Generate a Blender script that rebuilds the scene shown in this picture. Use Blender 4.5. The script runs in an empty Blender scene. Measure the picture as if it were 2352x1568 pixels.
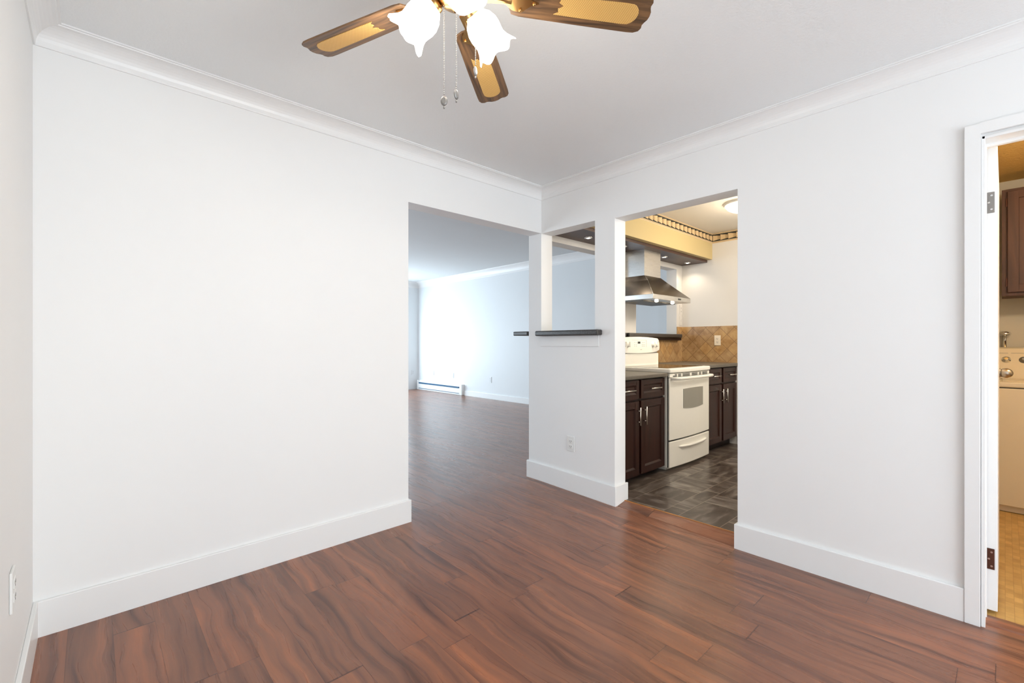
import bpy, math, random
from mathutils import Vector, Matrix
random.seed(7)
S = bpy.context.scene
C = S.collection
PI = math.pi

# ------------------------------------------------------------ camera
cd = bpy.data.cameras.new('camera')
cam = bpy.data.objects.new('camera', cd); C.objects.link(cam)
cd.sensor_width = 36.0; cd.lens = 1046.0 / 2352 * 36; cd.shift_y = 4.0 / 2352
cd.clip_start = 0.02
cam.location = (0, 0, 1.18)
cam.rotation_euler = (PI / 2, 0, math.atan2(.7347, .6784) - PI / 2)
S.camera = cam
S.view_settings.view_transform = 'Standard'
S.view_settings.look = 'None'
S.view_settings.exposure = 0.0
S.view_settings.gamma = 1.0

# ------------------------------------------------------------ world and lights
W = bpy.data.worlds.new('world'); S.world = W; W.use_nodes = True
W.node_tree.nodes['Background'].inputs[0].default_value = (.75, .86, 1, 1)
W.node_tree.nodes['Background'].inputs[1].default_value = 2.5

def light(name, kind, loc, energy, color=(1, 1, 1), rot=(0, 0, 0), **kw):
    l = bpy.data.lights.new(name, kind); l.energy = energy; l.color = color
    for k, v in kw.items(): setattr(l, k, v)
    o = bpy.data.objects.new(name, l); C.objects.link(o); o.location = loc; o.rotation_euler = rot
    return o
# daylight through an unseen window added behind the camera, shining along +y
light('added_daylight_dining', 'AREA', (1.28, -3.09, 1.25), 112, (.89, .95, 1), (PI / 2 + .42, 0, 0), shape='RECTANGLE', size=2.4, size_y=2.2)
# daylight in the living room window, shining along -y
light('daylight_living', 'AREA', (4.0, 10.02, 1.08), 165, (.73, .88, 1), (-PI / 2, 0, 0), shape='RECTANGLE', size=3.2, size_y=1.6)
# fill daylight through an unseen, added living room side opening, shining along +x
light('added_daylight_living_side', 'AREA', (-.62, 6.4, 1.3), 75, (.76, .90, 1), (0, -PI / 2, 0), shape='RECTANGLE', size=1.5, size_y=2.2)
WARM = (1, .84, .64)

# ------------------------------------------------------------ node helpers
def mat(name):
    m = bpy.data.materials.new(name); m.use_nodes = True
    return m, m.node_tree, m.node_tree.nodes['Principled BSDF']
def node(nt, typ, ins=None, **props):
    n = nt.nodes.new(typ)
    for k, v in props.items(): setattr(n, k, v)
    for k, v in (ins or {}).items():
        if isinstance(v, bpy.types.NodeSocket): nt.links.new(v, n.inputs[k])
        else: n.inputs[k].default_value = v
    return n
def M_(nt, op, a, b=None, c=None, clamp=False):
    n = nt.nodes.new('ShaderNodeMath'); n.operation = op; n.use_clamp = clamp
    for i, v in enumerate((a, b, c)):
        if v is None: continue
        if isinstance(v, bpy.types.NodeSocket): nt.links.new(v, n.inputs[i])
        else: n.inputs[i].default_value = v
    return n.outputs[0]
def mix(nt, fac, a, b, blend='MIX'):
    n = nt.nodes.new('ShaderNodeMix'); n.data_type = 'RGBA'; n.blend_type = blend
    for s, v in ((n.inputs[0], fac), (n.inputs[6], a), (n.inputs[7], b)):
        if isinstance(v, bpy.types.NodeSocket): nt.links.new(v, s)
        else: s.default_value = v if not isinstance(v, tuple) or len(v) == 4 else (*v, 1)
    return n.outputs[2]
def ramp(nt, fac, stops):
    n = nt.nodes.new('ShaderNodeValToRGB'); nt.links.new(fac, n.inputs[0])
    e = n.color_ramp.elements
    while len(e) < len(stops): e.new(.5)
    for el, (p, c) in zip(e, stops): el.position = p; el.color = (*c, 1)
    return n.outputs[0]
def srgb(r, g, b):
    f = lambda c: c / 12.92 if c <= .04045 else ((c + .055) / 1.055) ** 2.4
    return (f(r / 255), f(g / 255), f(b / 255))
def setc(b, c, rough=.5, metal=0, spec=None):
    b.inputs['Base Color'].default_value = (*c, 1); b.inputs['Roughness'].default_value = rough
    b.inputs['Metallic'].default_value = metal
    if spec is not None: b.inputs['Specular IOR Level'].default_value = spec

def paint(name, c, rough=.5, bump=.0, scale=120, var=.015, spec=.3):
    m, nt, b = mat(name); setc(b, c, rough, 0, spec)
    geo = node(nt, 'ShaderNodeNewGeometry')
    n1 = node(nt, 'ShaderNodeTexNoise', {'Vector': geo.outputs['Position'], 'Scale': 1.7, 'Detail': 2.0})
    lo = tuple(x * (1 - var) for x in c); hi = tuple(min(1, x * (1 + var)) for x in c)
    nt.links.new(mix(nt, n1.outputs[0], lo, hi), b.inputs['Base Color'])
    if bump:
        n2 = node(nt, 'ShaderNodeTexNoise', {'Vector': geo.outputs['Position'], 'Scale': scale, 'Detail': 4.0, 'Roughness': .6})
        bp = node(nt, 'ShaderNodeBump', {'Height': n2.outputs[0], 'Strength': bump, 'Distance': .004})
        nt.links.new(bp.outputs[0], b.inputs['Normal'])
    return m
def plain(name, c, rough=.5, metal=0, spec=.5, noise=0, scale=200):
    m, nt, b = mat(name); setc(b, c, rough, metal, spec)
    geo = node(nt, 'ShaderNodeNewGeometry')
    n1 = node(nt, 'ShaderNodeTexNoise', {'Vector': geo.outputs['Position'], 'Scale': scale, 'Detail': 3.0})
    k = noise or .02
    nt.links.new(mix(nt, n1.outputs[0], tuple(x * (1 - k) for x in c), tuple(min(1, x * (1 + k)) for x in c)), b.inputs['Base Color'])
    return m
def emit(name, c, s):
    m, nt, b = mat(name); setc(b, c, .4)
    b.inputs['Emission Color'].default_value = (*c, 1); b.inputs['Emission Strength'].default_value = s
    return m

def wood_floor():
    m, nt, b = mat('plank_floor')
    geo = node(nt, 'ShaderNodeNewGeometry')
    sx = node(nt, 'ShaderNodeSeparateXYZ', {0: geo.outputs['Position']})
    x, y = sx.outputs[0], sx.outputs[1]
    u = M_(nt, 'DIVIDE', M_(nt, 'ADD', x, 10.007), .1325)
    row = M_(nt, 'FLOOR', u)
    wn = node(nt, 'ShaderNodeTexWhiteNoise', {'W': row}, noise_dimensions='1D')
    # plank length differs from row to row
    v = M_(nt, 'ADD', M_(nt, 'DIVIDE', y, .92), M_(nt, 'MULTIPLY', wn.outputs['Value'], 7.31))
    # uneven cut positions within a row
    v = M_(nt, 'ADD', v, M_(nt, 'MULTIPLY', M_(nt, 'SINE', M_(nt, 'ADD', M_(nt, 'MULTIPLY', y, 2.9), M_(nt, 'MULTIPLY', row, 1.7))), .22))
    pl = M_(nt, 'FLOOR', v)
    idv = node(nt, 'ShaderNodeCombineXYZ', {0: row, 1: pl})
    wn2 = node(nt, 'ShaderNodeTexWhiteNoise', {'Vector': idv.outputs[0]}, noise_dimensions='2D')
    rnd = wn2.outputs['Value']; rc = node(nt, 'ShaderNodeSeparateColor', {0: wn2.outputs['Color']})
    fu = M_(nt, 'FRACT', u); fv = M_(nt, 'FRACT', v)
    du = M_(nt, 'MINIMUM', fu, M_(nt, 'SUBTRACT', 1, fu)); dv = M_(nt, 'MINIMUM', fv, M_(nt, 'SUBTRACT', 1, fv))
    seamu = M_(nt, 'LESS_THAN', du, .009); seamv = M_(nt, 'LESS_THAN', dv, .0021)
    seam = M_(nt, 'MAXIMUM', M_(nt, 'MULTIPLY', seamu, .55), seamv)
    # grain: long streaks with a slow wander, offset per plank
    off = M_(nt, 'MULTIPLY', rnd, 37.0)
    # the figure wanders slowly from side to side
    wv = node(nt, 'ShaderNodeCombineXYZ', {0: M_(nt, 'MULTIPLY', x, 4.0), 1: M_(nt, 'ADD', M_(nt, 'MULTIPLY', y, 3.2), off), 2: 1.0})
    wn_ = node(nt, 'ShaderNodeTexNoise', {'Vector': wv.outputs[0], 'Scale': 1.0, 'Detail': 1.0})
    xw = M_(nt, 'ADD', x, M_(nt, 'MULTIPLY', M_(nt, 'SUBTRACT', wn_.outputs[0], .5), .085))
    gv = node(nt, 'ShaderNodeCombineXYZ', {0: M_(nt, 'MULTIPLY', xw, 26.0), 1: M_(nt, 'ADD', M_(nt, 'MULTIPLY', y, 1.1), off), 2: M_(nt, 'MULTIPLY', rc.outputs[1], 20)})
    n1 = node(nt, 'ShaderNodeTexNoise', {'Vector': gv.outputs[0], 'Scale': 1.0, 'Detail': 2.0, 'Roughness': .5, 'Distortion': .25})
    gv2 = node(nt, 'ShaderNodeCombineXYZ', {0: M_(nt, 'MULTIPLY', xw, 75.0), 1: M_(nt, 'ADD', M_(nt, 'MULTIPLY', y, 1.6), off), 2: 3.0})
    n2 = node(nt, 'ShaderNodeTexNoise', {'Vector': gv2.outputs[0], 'Scale': 1.0, 'Detail': 3.0, 'Roughness': .55, 'Distortion': .2})
    gv3 = node(nt, 'ShaderNodeCombineXYZ', {0: M_(nt, 'MULTIPLY', x, 300.0), 1: M_(nt, 'MULTIPLY', y, 12.0), 2: off})
    n3 = node(nt, 'ShaderNodeTexNoise', {'Vector': gv3.outputs[0], 'Scale': 1.0, 'Detail': 2.0})
    base = ramp(nt, n1.outputs[0], [(.27, srgb(100, 66, 53)), (.40, srgb(126, 84, 66)), (.50, srgb(140, 94, 73)), (.60, srgb(149, 99, 75)), (.74, srgb(170, 110, 79))])
    streak = ramp(nt, n2.outputs[0], [(.28, (.82, .80, .80)), (.45, (.98, .98, .98)), (.60, (1, 1, 1)), (.78, (1.05, 1.0, .95))])
    c = mix(nt, .85, base, streak, 'MULTIPLY')
    tone = ramp(nt, rnd, [(0, (.80, .81, .83)), (.4, (.90, .90, .90)), (.75, (.93, .92, .90)), (1, (1.02, .95, .88))])
    c = mix(nt, 1.0, c, tone, 'MULTIPLY')
    fine = ramp(nt, n3.outputs[0], [(.3, (.90, .89, .88)), (.7, (1.05, 1.05, 1.05))])
    c = mix(nt, .8, c, fine, 'MULTIPLY')
    c = mix(nt, M_(nt, 'MULTIPLY', seam, .75), c, srgb(58, 30, 20))
    nt.links.new(c, b.inputs['Base Color'])
    r = M_(nt, 'ADD', M_(nt, 'MULTIPLY', n2.outputs[0], .06), .25)
    nt.links.new(r, b.inputs['Roughness'])
    b.inputs['Specular IOR Level'].default_value = .55
    h = M_(nt, 'MULTIPLY', seam, -1.0)
    bp = node(nt, 'ShaderNodeBump', {'Height': h, 'Strength': .2, 'Distance': .0006})
    nt.links.new(bp.outputs[0], b.inputs['Normal'])
    return m

def modular_tile():
    m, nt, b = mat('slate_tile')
    geo = node(nt, 'ShaderNodeNewGeometry')
    sx = node(nt, 'ShaderNodeSeparateXYZ', {0: geo.outputs['Position']})
    x, y = sx.outputs[0], sx.outputs[1]
    v = M_(nt, 'ADD', M_(nt, 'DIVIDE', M_(nt, 'ADD', y, 5.04), .19), M_(nt, 'MULTIPLY', M_(nt, 'SINE', M_(nt, 'MULTIPLY', y, 16.5)), .26))
    row = M_(nt, 'FLOOR', v)
    wr = node(nt, 'ShaderNodeTexWhiteNoise', {'W': row}, noise_dimensions='1D')
    u = M_(nt, 'ADD', M_(nt, 'DIVIDE', x, .30), M_(nt, 'MULTIPLY', wr.outputs['Value'], 3.0))
    u = M_(nt, 'ADD', u, M_(nt, 'MULTIPLY', M_(nt, 'SINE', M_(nt, 'ADD', M_(nt, 'MULTIPLY', x, 9.0), row)), .2))
    col = M_(nt, 'FLOOR', u)
    idv = node(nt, 'ShaderNodeCombineXYZ', {0: row, 1: col})
    wn = node(nt, 'ShaderNodeTexWhiteNoise', {'Vector': idv.outputs[0]}, noise_dimensions='2D')
    fu = M_(nt, 'FRACT', u); fv = M_(nt, 'FRACT', v)
    du = M_(nt, 'MINIMUM', fu, M_(nt, 'SUBTRACT', 1, fu)); dv = M_(nt, 'MINIMUM', fv, M_(nt, 'SUBTRACT', 1, fv))
    seam = M_(nt, 'MAXIMUM', M_(nt, 'LESS_THAN', du, .012), M_(nt, 'LESS_THAN', dv, .016))
    rc = node(nt, 'ShaderNodeSeparateColor', {0: wn.outputs['Color']})
    flip = M_(nt, 'GREATER_THAN', rc.outputs[0], .5)
    a1 = M_(nt, 'ADD', M_(nt, 'MULTIPLY', flip, 10.0), 4.0); a2 = M_(nt, 'SUBTRACT', 18.0, a1)
    gv = node(nt, 'ShaderNodeCombineXYZ', {0: M_(nt, 'MULTIPLY', x, a1), 1: M_(nt, 'MULTIPLY', y, a2), 2: M_(nt, 'MULTIPLY', wn.outputs['Value'], 30)})
    n1 = node(nt, 'ShaderNodeTexNoise', {'Vector': gv.outputs[0], 'Scale': 1.0, 'Detail': 4.0, 'Distortion': .8})
    c = ramp(nt, n1.outputs[0], [(.3, srgb(70, 59, 53)), (.5, srgb(94, 83, 76)), (.63, srgb(124, 115, 108)), (.78, srgb(160, 152, 145))])
    tone = ramp(nt, wn.outputs['Value'], [(0, (.70, .68, .66)), (1, (1.0, 1.0, 1.0))])
    c = mix(nt, 1.0, c, tone, 'MULTIPLY')
    c = mix(nt, M_(nt, 'MULTIPLY', seam, .75), c, srgb(150, 138, 122))
    nt.links.new(c, b.inputs['Base Color']); b.inputs['Roughness'].default_value = .28
    bp = node(nt, 'ShaderNodeBump', {'Height': M_(nt, 'SUBTRACT', n1.outputs[0], seam), 'Strength': .25, 'Distance': .001})
    nt.links.new(bp.outputs[0], b.inputs['Normal'])
    return m

def diamond_tile():
    m, nt, b = mat('diamond_backsplash_tile')
    geo = node(nt, 'ShaderNodeNewGeometry')
    sx = node(nt, 'ShaderNodeSeparateXYZ', {0: geo.outputs['Position']})
    h = M_(nt, 'ADD', sx.outputs[0], sx.outputs[1]); z = sx.outputs[2]
    p = .163
    a = M_(nt, 'DIVIDE', M_(nt, 'ADD', M_(nt, 'ADD', h, z), .03), p); c_ = M_(nt, 'DIVIDE', M_(nt, 'ADD', M_(nt, 'SUBTRACT', h, z), 4.06), p)
    ia = M_(nt, 'FLOOR', a); ic = M_(nt, 'FLOOR', c_)
    fa = M_(nt, 'FRACT', a); fc = M_(nt, 'FRACT', c_)
    da = M_(nt, 'MINIMUM', fa, M_(nt, 'SUBTRACT', 1, fa)); dc = M_(nt, 'MINIMUM', fc, M_(nt, 'SUBTRACT', 1, fc))
    seam = M_(nt, 'LESS_THAN', M_(nt, 'MINIMUM', da, dc), .020)
    wn = node(nt, 'ShaderNodeTexWhiteNoise', {'Vector': node(nt, 'ShaderNodeCombineXYZ', {0: ia, 1: ic}).outputs[0]}, noise_dimensions='2D')
    n1 = node(nt, 'ShaderNodeTexNoise', {'Vector': geo.outputs['Position'], 'Scale': 11.0, 'Detail': 5.0, 'Roughness': .6, 'Distortion': .6})
    c = ramp(nt, n1.outputs[0], [(.32, srgb(164, 128, 84)), (.5, srgb(186, 152, 108)), (.68, srgb(202, 170, 124))])
    c = mix(nt, 1.0, c, ramp(nt, wn.outputs['Value'], [(0, (.86, .82, .80)), (.5, (.95, .96, .98)), (1, (1.06, 1.0, .86))]), 'MULTIPLY')
    c = mix(nt, M_(nt, 'MULTIPLY', seam, .8), c, srgb(122, 92, 62))
    nt.links.new(c, b.inputs['Base Color']); b.inputs['Roughness'].default_value = .4
    bp = node(nt, 'ShaderNodeBump', {'Height': seam, 'Strength': -.4, 'Distance': .002})
    nt.links.new(bp.outputs[0], b.inputs['Normal'])
    return m

def swag_border(z0, z1):
    m, nt, b = mat('swag_wallpaper')
    geo = node(nt, 'ShaderNodeNewGeometry')
    sx = node(nt, 'ShaderNodeSeparateXYZ', {0: geo.outputs['Position']})
    u = M_(nt, 'DIVIDE', M_(nt, 'ADD', sx.outputs[0], sx.outputs[1]), .088)
    v = M_(nt, 'DIVIDE', M_(nt, 'SUBTRACT', sx.outputs[2], z0), z1 - z0)
    n1 = node(nt, 'ShaderNodeTexNoise', {'Vector': geo.outputs['Position'], 'Scale': 45.0, 'Detail': 2.0})
    u = M_(nt, 'ADD', u, M_(nt, 'MULTIPLY', M_(nt, 'SUBTRACT', n1.outputs[0], .5), .18))
    f = M_(nt, 'FRACT', u)
    # drape outline: the lower hem swings down to the right, the top edge sags
    low = M_(nt, 'ADD', .33, M_(nt, 'MULTIPLY', M_(nt, 'POWER', f, 1.3), -.10))
    top = M_(nt, 'ADD', .66, M_(nt, 'MULTIPLY', f, .12))
    ins = M_(nt, 'MULTIPLY', M_(nt, 'GREATER_THAN', v, low), M_(nt, 'LESS_THAN', v, top))
    fold = ramp(nt, f, [(0, srgb(168, 140, 102)), (.3, srgb(186, 158, 118)), (.45, srgb(216, 188, 142)), (.94, srgb(224, 198, 154)), (1.0, srgb(120, 94, 64))])
    c = mix(nt, ins, srgb(44, 42, 34), fold)
    cream = srgb(224, 200, 160)
    rail = M_(nt, 'MAXIMUM', M_(nt, 'LESS_THAN', v, .17), M_(nt, 'GREATER_THAN', v, .87))
    c = mix(nt, rail, c, cream)
    thin = M_(nt, 'MAXIMUM', M_(nt, 'COMPARE', v, .10, .014), M_(nt, 'COMPARE', v, .935, .014))
    c = mix(nt, thin, c, srgb(150, 120, 84))
    nt.links.new(c, b.inputs['Base Color']); b.inputs['Roughness'].default_value = .6
    return m

def granite():
    m, nt, b = mat('dark_granite')
    geo = node(nt, 'ShaderNodeNewGeometry')
    n1 = node(nt, 'ShaderNodeTexNoise', {'Vector': geo.outputs['Position'], 'Scale': 260.0, 'Detail': 3.0})
    c = ramp(nt, n1.outputs[0], [(.35, srgb(38, 36, 36)), (.55, srgb(66, 62, 60)), (.72, srgb(104, 98, 92))])
    nt.links.new(c, b.inputs['Base Color']); b.inputs['Roughness'].default_value = .35
    return m
def laminate():
    m, nt, b = mat('grey_brown_counter')
    geo = node(nt, 'ShaderNodeNewGeometry')
    n1 = node(nt, 'ShaderNodeTexNoise', {'Vector': geo.outputs['Position'], 'Scale': 320.0, 'Detail': 3.0})
    c = ramp(nt, n1.outputs[0], [(.35, srgb(78, 72, 64)), (.6, srgb(112, 104, 92)), (.75, srgb(140, 132, 118))])
    nt.links.new(c, b.inputs['Base Color']); b.inputs['Roughness'].default_value = .42
    return m
def wood(name, dark, light_, rough=.35, sc=(2, 2, 30), spec=.5, coord='Position'):
    m, nt, b = mat(name)
    if coord == 'Position': co = node(nt, 'ShaderNodeNewGeometry').outputs['Position']
    else: co = node(nt, 'ShaderNodeTexCoord').outputs['Object']
    mp = node(nt, 'ShaderNodeMapping', {'Vector': co, 'Scale': sc})
    n1 = node(nt, 'ShaderNodeTexNoise', {'Vector': mp.outputs[0], 'Scale': 1.0, 'Detail': 5.0, 'Roughness': .6, 'Distortion': .8})
    c = ramp(nt, n1.outputs[0], [(.3, dark), (.7, light_)])
    nt.links.new(c, b.inputs['Base Color']); b.inputs['Roughness'].default_value = rough
    b.inputs['Specular IOR Level'].default_value = spec
    return m
def steel(name, c=(.62, .61, .59), rough=.28):
    m, nt, b = mat(name); setc(b, c, rough, 1)
    geo = node(nt, 'ShaderNodeNewGeometry')
    mp = node(nt, 'ShaderNodeMapping', {'Vector': geo.outputs['Position'], 'Scale': (6, 6, 600)})
    n1 = node(nt, 'ShaderNodeTexNoise', {'Vector': mp.outputs[0], 'Scale': 1.0, 'Detail': 2.0})
    nt.links.new(M_(nt, 'ADD', M_(nt, 'MULTIPLY', n1.outputs[0], .05), rough - .025), b.inputs['Roughness'])
    return m
def cane():
    m, nt, b = mat('woven_cane')
    tc = node(nt, 'ShaderNodeTexCoord')
    sx = node(nt, 'ShaderNodeSeparateXYZ', {0: tc.outputs['Object']})
    k = 2 * PI / .0065
    a = M_(nt, 'SINE', M_(nt, 'MULTIPLY', sx.outputs[0], k)); c_ = M_(nt, 'SINE', M_(nt, 'MULTIPLY', sx.outputs[1], k))
    w = M_(nt, 'MULTIPLY', M_(nt, 'ADD', M_(nt, 'MULTIPLY', a, c_), 1.0), .5)
    c = ramp(nt, w, [(.15, srgb(178, 128, 58)), (.5, srgb(226, 178, 98)), (.85, srgb(246, 210, 140))])
    nt.links.new(c, b.inputs['Base Color']); b.inputs['Roughness'].default_value = .55
    bp = node(nt, 'ShaderNodeBump', {'Height': w, 'Strength': .4, 'Distance': .001}); nt.links.new(bp.outputs[0], b.inputs['Normal'])
    return m
def parquet():
    m, nt, b = mat('yellow_vinyl_parquet')
    geo = node(nt, 'ShaderNodeNewGeometry')
    br = node(nt, 'ShaderNodeTexBrick', {'Vector': geo.outputs['Position'], 'Color1': (*srgb(205, 168, 104), 1), 'Color2': (*srgb(186, 148, 88), 1),
              'Mortar': (*srgb(176, 140, 84), 1), 'Scale': 9.0, 'Mortar Size': .01, 'Bias': 0.0, 'Brick Width': .5, 'Row Height': .25})
    n1 = node(nt, 'ShaderNodeTexNoise', {'Vector': geo.outputs['Position'], 'Scale': 14.0, 'Detail': 4.0})
    c = mix(nt, .6, br.outputs[0], ramp(nt, n1.outputs[0], [(.3, (.75, .72, .66)), (.7, (1.15, 1.12, 1.05))]), 'MULTIPLY')
    n2 = node(nt, 'ShaderNodeTexVoronoi', {'Vector': geo.outputs['Position'], 'Scale': 9.0})
    c = mix(nt, M_(nt, 'LESS_THAN', n2.outputs['Distance'], .055), c, srgb(60, 44, 30))
    nt.links.new(c, b.inputs['Base Color']); b.inputs['Roughness'].default_value = .4
    return m

WHITE = paint('white_wall_paint', (.88, .88, .875), .55)
CEIL = paint('white_ceiling_paint', (.895, .915, .92), .8, bump=.4, scale=90)
TRIM = paint('white_trim_paint', (.88, .88, .875), .32, spec=.5)
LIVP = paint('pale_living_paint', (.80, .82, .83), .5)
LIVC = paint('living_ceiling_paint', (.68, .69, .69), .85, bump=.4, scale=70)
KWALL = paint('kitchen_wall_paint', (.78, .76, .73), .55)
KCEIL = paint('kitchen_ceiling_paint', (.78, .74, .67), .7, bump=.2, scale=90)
CREAM = paint('cream_soffit_paint', srgb(208, 188, 138), .5)
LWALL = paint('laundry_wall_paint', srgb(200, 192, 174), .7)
LCEIL = paint('laundry_ceiling_warm_glow', srgb(214, 172, 100), .9, bump=1.0, scale=60)  # part of the lamp's orange light is put into this colour
FLOOR = wood_floor(); KTILE = modular_tile(); DTILE = diamond_tile(); GRAN = granite(); COUNT = laminate()
SWAG = swag_border(2.345, 2.462)
CAB = wood('espresso_cabinet_wood', srgb(38, 17, 12), srgb(56, 26, 18), .30, (14, 14, 2), .3)
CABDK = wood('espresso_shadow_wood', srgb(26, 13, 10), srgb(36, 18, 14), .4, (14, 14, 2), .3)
PANEL = wood('dark_brown_panel', srgb(66, 44, 36), srgb(88, 60, 50), .42, (2, 18, 2))
OAKT = wood('oak_threshold', srgb(150, 96, 50), srgb(196, 134, 74), .4, (20, 3, 3))
WALN = wood('walnut_cabinet', srgb(60, 36, 26), srgb(92, 58, 42), .45, (9, 9, 1.2))
BLADE = wood('fan_blade_oak', srgb(70, 54, 42), srgb(142, 106, 72), .4, (5, 70, 5), coord='Object')
CANE = cane()
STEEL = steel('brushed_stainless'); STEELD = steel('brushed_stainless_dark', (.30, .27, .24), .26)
CHROME = plain('chrome', (.8, .8, .8), .12, 1); CHAIN = plain('dull_nickel_chain', (.42, .41, .39), .3, 1); NICKEL = plain('satin_nickel', (.46, .40, .32), .30, 1)
HPULL = plain('brushed_nickel_pull', (.78, .75, .70), .25, 1)
BRASS = plain('antique_brass', srgb(190, 150, 96), .3, 1)
APPL = plain('white_enamel', srgb(250, 248, 240), .25)
APPL2 = plain('washer_enamel', srgb(222, 208, 180), .3)
DARK = plain('dark_gap', (.02, .02, .02), .5); HGREY = plain('hinge_steel', (.26, .25, .24), .45, .7); HBROWN = plain('hinge_bronze', srgb(92, 58, 46), .4, .6)
OVENW = plain('grey_oven_glass', srgb(150, 147, 138), .12); GLASSK = plain('black_ceramic_glass', srgb(28, 27, 26), .07)
PLAST = plain('white_plastic', (.82, .82, .80), .35); IVORY = plain('ivory_plastic', srgb(248, 236, 214), .35)
SLOT = plain('socket_slot', srgb(96, 92, 88), .5); BLUESLOT = plain('heater_element_blue', srgb(32, 84, 120), .4)
FILT = plain('hood_filter', (.20, .19, .18), .45, .8); MARK = plain('grey_marking', srgb(150, 146, 138), .5)
DISP = plain('display_dark', srgb(48, 52, 50), .2)
SHADE = emit('lit_opal_glass', (1, .94, .84), 6.5); BULB = emit('bulb_glow', (1, .88, .70), 30.0)
DOME = emit('lit_dome_glass', (1, .86, .62), 7.0); PUCK = emit('lit_puck_lens', (1, .88, .68), 26.0)
def pane():
    m, nt, b = mat('window_pane')
    out = [n for n in nt.nodes if n.type == 'OUTPUT_MATERIAL'][0]
    t = node(nt, 'ShaderNodeBsdfTransparent', {0: (.95, .97, .97, 1)}); g = node(nt, 'ShaderNodeBsdfGlossy', {'Roughness': .02})
    mx = node(nt, 'ShaderNodeMixShader', {0: .06}); nt.links.new(t.outputs[0], mx.inputs[1]); nt.links.new(g.outputs[0], mx.inputs[2])
    nt.links.new(mx.outputs[0], out.inputs[0]); return m
PANE = pane()

# ------------------------------------------------------------ mesh builder
ORG = {}
class MB:
    def __init__(s): s.v = []; s.f = []; s.sm = []
    def add(s, vs, fs, smooth=False):
        k = len(s.v); s.v += [tuple(v) for v in vs]; s.f += [tuple(i + k for i in f) for f in fs]; s.sm += [smooth] * len(fs); return s
    def box(s, x0, y0, z0, x1, y1, z1):
        x0, x1 = min(x0, x1), max(x0, x1); y0, y1 = min(y0, y1), max(y0, y1); z0, z1 = min(z0, z1), max(z0, z1)
        return s.add([(x0, y0, z0), (x1, y0, z0), (x1, y1, z0), (x0, y1, z0), (x0, y0, z1), (x1, y0, z1), (x1, y1, z1), (x0, y1, z1)],
                     [(0, 3, 2, 1), (4, 5, 6, 7), (0, 1, 5, 4), (1, 2, 6, 5), (2, 3, 7, 6), (3, 0, 4, 7)])
    def prism(s, poly, vec, smooth=False):      # poly: list of 3D points, extruded by vec
        n = len(poly); vec = Vector(vec); a = [Vector(p) for p in poly]; b = [p + vec for p in a]
        s.add(a + b, [tuple(range(n))[::-1], tuple(range(n, 2 * n))])
        return s.add(a + b, [(i, (i + 1) % n, n + (i + 1) % n, n + i) for i in range(n)], smooth)
    def loft(s, rings, caps=True, smooth=True, closed=True):
        n = len(rings[0]); vs = [p for r in rings for p in r]; fs = []
        for k in range(len(rings) - 1):
            for i in range(n if closed else n - 1):
                j = (i + 1) % n; fs.append((k * n + i, k * n + j, (k + 1) * n + j, (k + 1) * n + i))
        s.add(vs, fs, smooth)
        if caps and closed:
            s.add(rings[0], [tuple(range(n))[::-1]]); s.add(rings[-1], [tuple(range(n))])
        return s
    def lathe(s, prof, org=(0, 0, 0), axis=(0, 0, 1), n=32, caps=True, wave=None):
        q = Vector((0, 0, 1)).rotation_difference(Vector(axis).normalized()); org = Vector(org); rings = []
        for t, (r, h) in enumerate(prof):
            ring = []
            for i in range(n):
                a = 2 * PI * i / n; rr, hh = r, h
                if wave: rr, hh = wave(t, a, r, h)
                ring.append(org + q @ Vector((rr * math.cos(a), rr * math.sin(a), hh)))
            rings.append(ring)
        return s.loft(rings, caps)
    def cyl(s, a, b, r, n=16, r2=None):
        a = Vector(a); b = Vector(b); return s.lathe([(r, 0), (r2 or r, (b - a).length)], a, b - a, n)
    def tube(s, pts, r, n=10):
        pts = [Vector(p) for p in pts]; rings = []; up = None
        for i, p in enumerate(pts):
            d = (pts[min(i + 1, len(pts) - 1)] - pts[max(i - 1, 0)]).normalized()
            if up is None:
                up = d.orthogonal().normalized()
            up = (up - d * up.dot(d)).normalized(); w = d.cross(up)
            rr = r[i] if isinstance(r, (list, tuple)) else r
            rings.append([p + (up * math.cos(2 * PI * k / n) + w * math.sin(2 * PI * k / n)) * rr for k in range(n)])
        return s.loft(rings)
    def sphere(s, c, r, n=12, m=8, sc=(1, 1, 1)):
        rings = []
        for j in range(1, m):
            t = PI * j / m
            rings.append([(c[0] + sc[0] * r * math.sin(t) * math.cos(2 * PI * i / n), c[1] + sc[1] * r * math.sin(t) * math.sin(2 * PI * i / n), c[2] - sc[2] * r * math.cos(t)) for i in range(n)])
        return s.loft(rings)
    def build(s, name, m, parent=None, bevel=0, seg=2, org=None):
        if org is None:
            if parent is not None: org = ORG[parent.name]
            else:
                xs, ys, zs = zip(*s.v); org = ((min(xs) + max(xs)) / 2, (min(ys) + max(ys)) / 2, min(zs))
        org = Vector(org)
        me = bpy.data.meshes.new(name)
        me.from_pydata([tuple(Vector(v) - org) for v in s.v], [], s.f)
        me.polygons.foreach_set('use_smooth', s.sm); me.materials.append(m)
        import bmesh
        bm = bmesh.new(); bm.from_mesh(me); bmesh.ops.remove_doubles(bm, verts=bm.verts, dist=1e-6)
        bmesh.ops.recalc_face_normals(bm, faces=bm.faces); bm.to_mesh(me); bm.free(); me.update()
        o = bpy.data.objects.new(name, me); C.objects.link(o)
        if parent is not None: o.parent = parent; o.location = org - Vector(ORG[parent.name])
        else: o.location = org
        ORG[o.name] = tuple(org)
        if bevel:
            bv = o.modifiers.new('bevel', 'BEVEL'); bv.width = bevel; bv.segments = seg; bv.limit_method = 'ANGLE'; bv.angle_limit = .7
        return o
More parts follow.
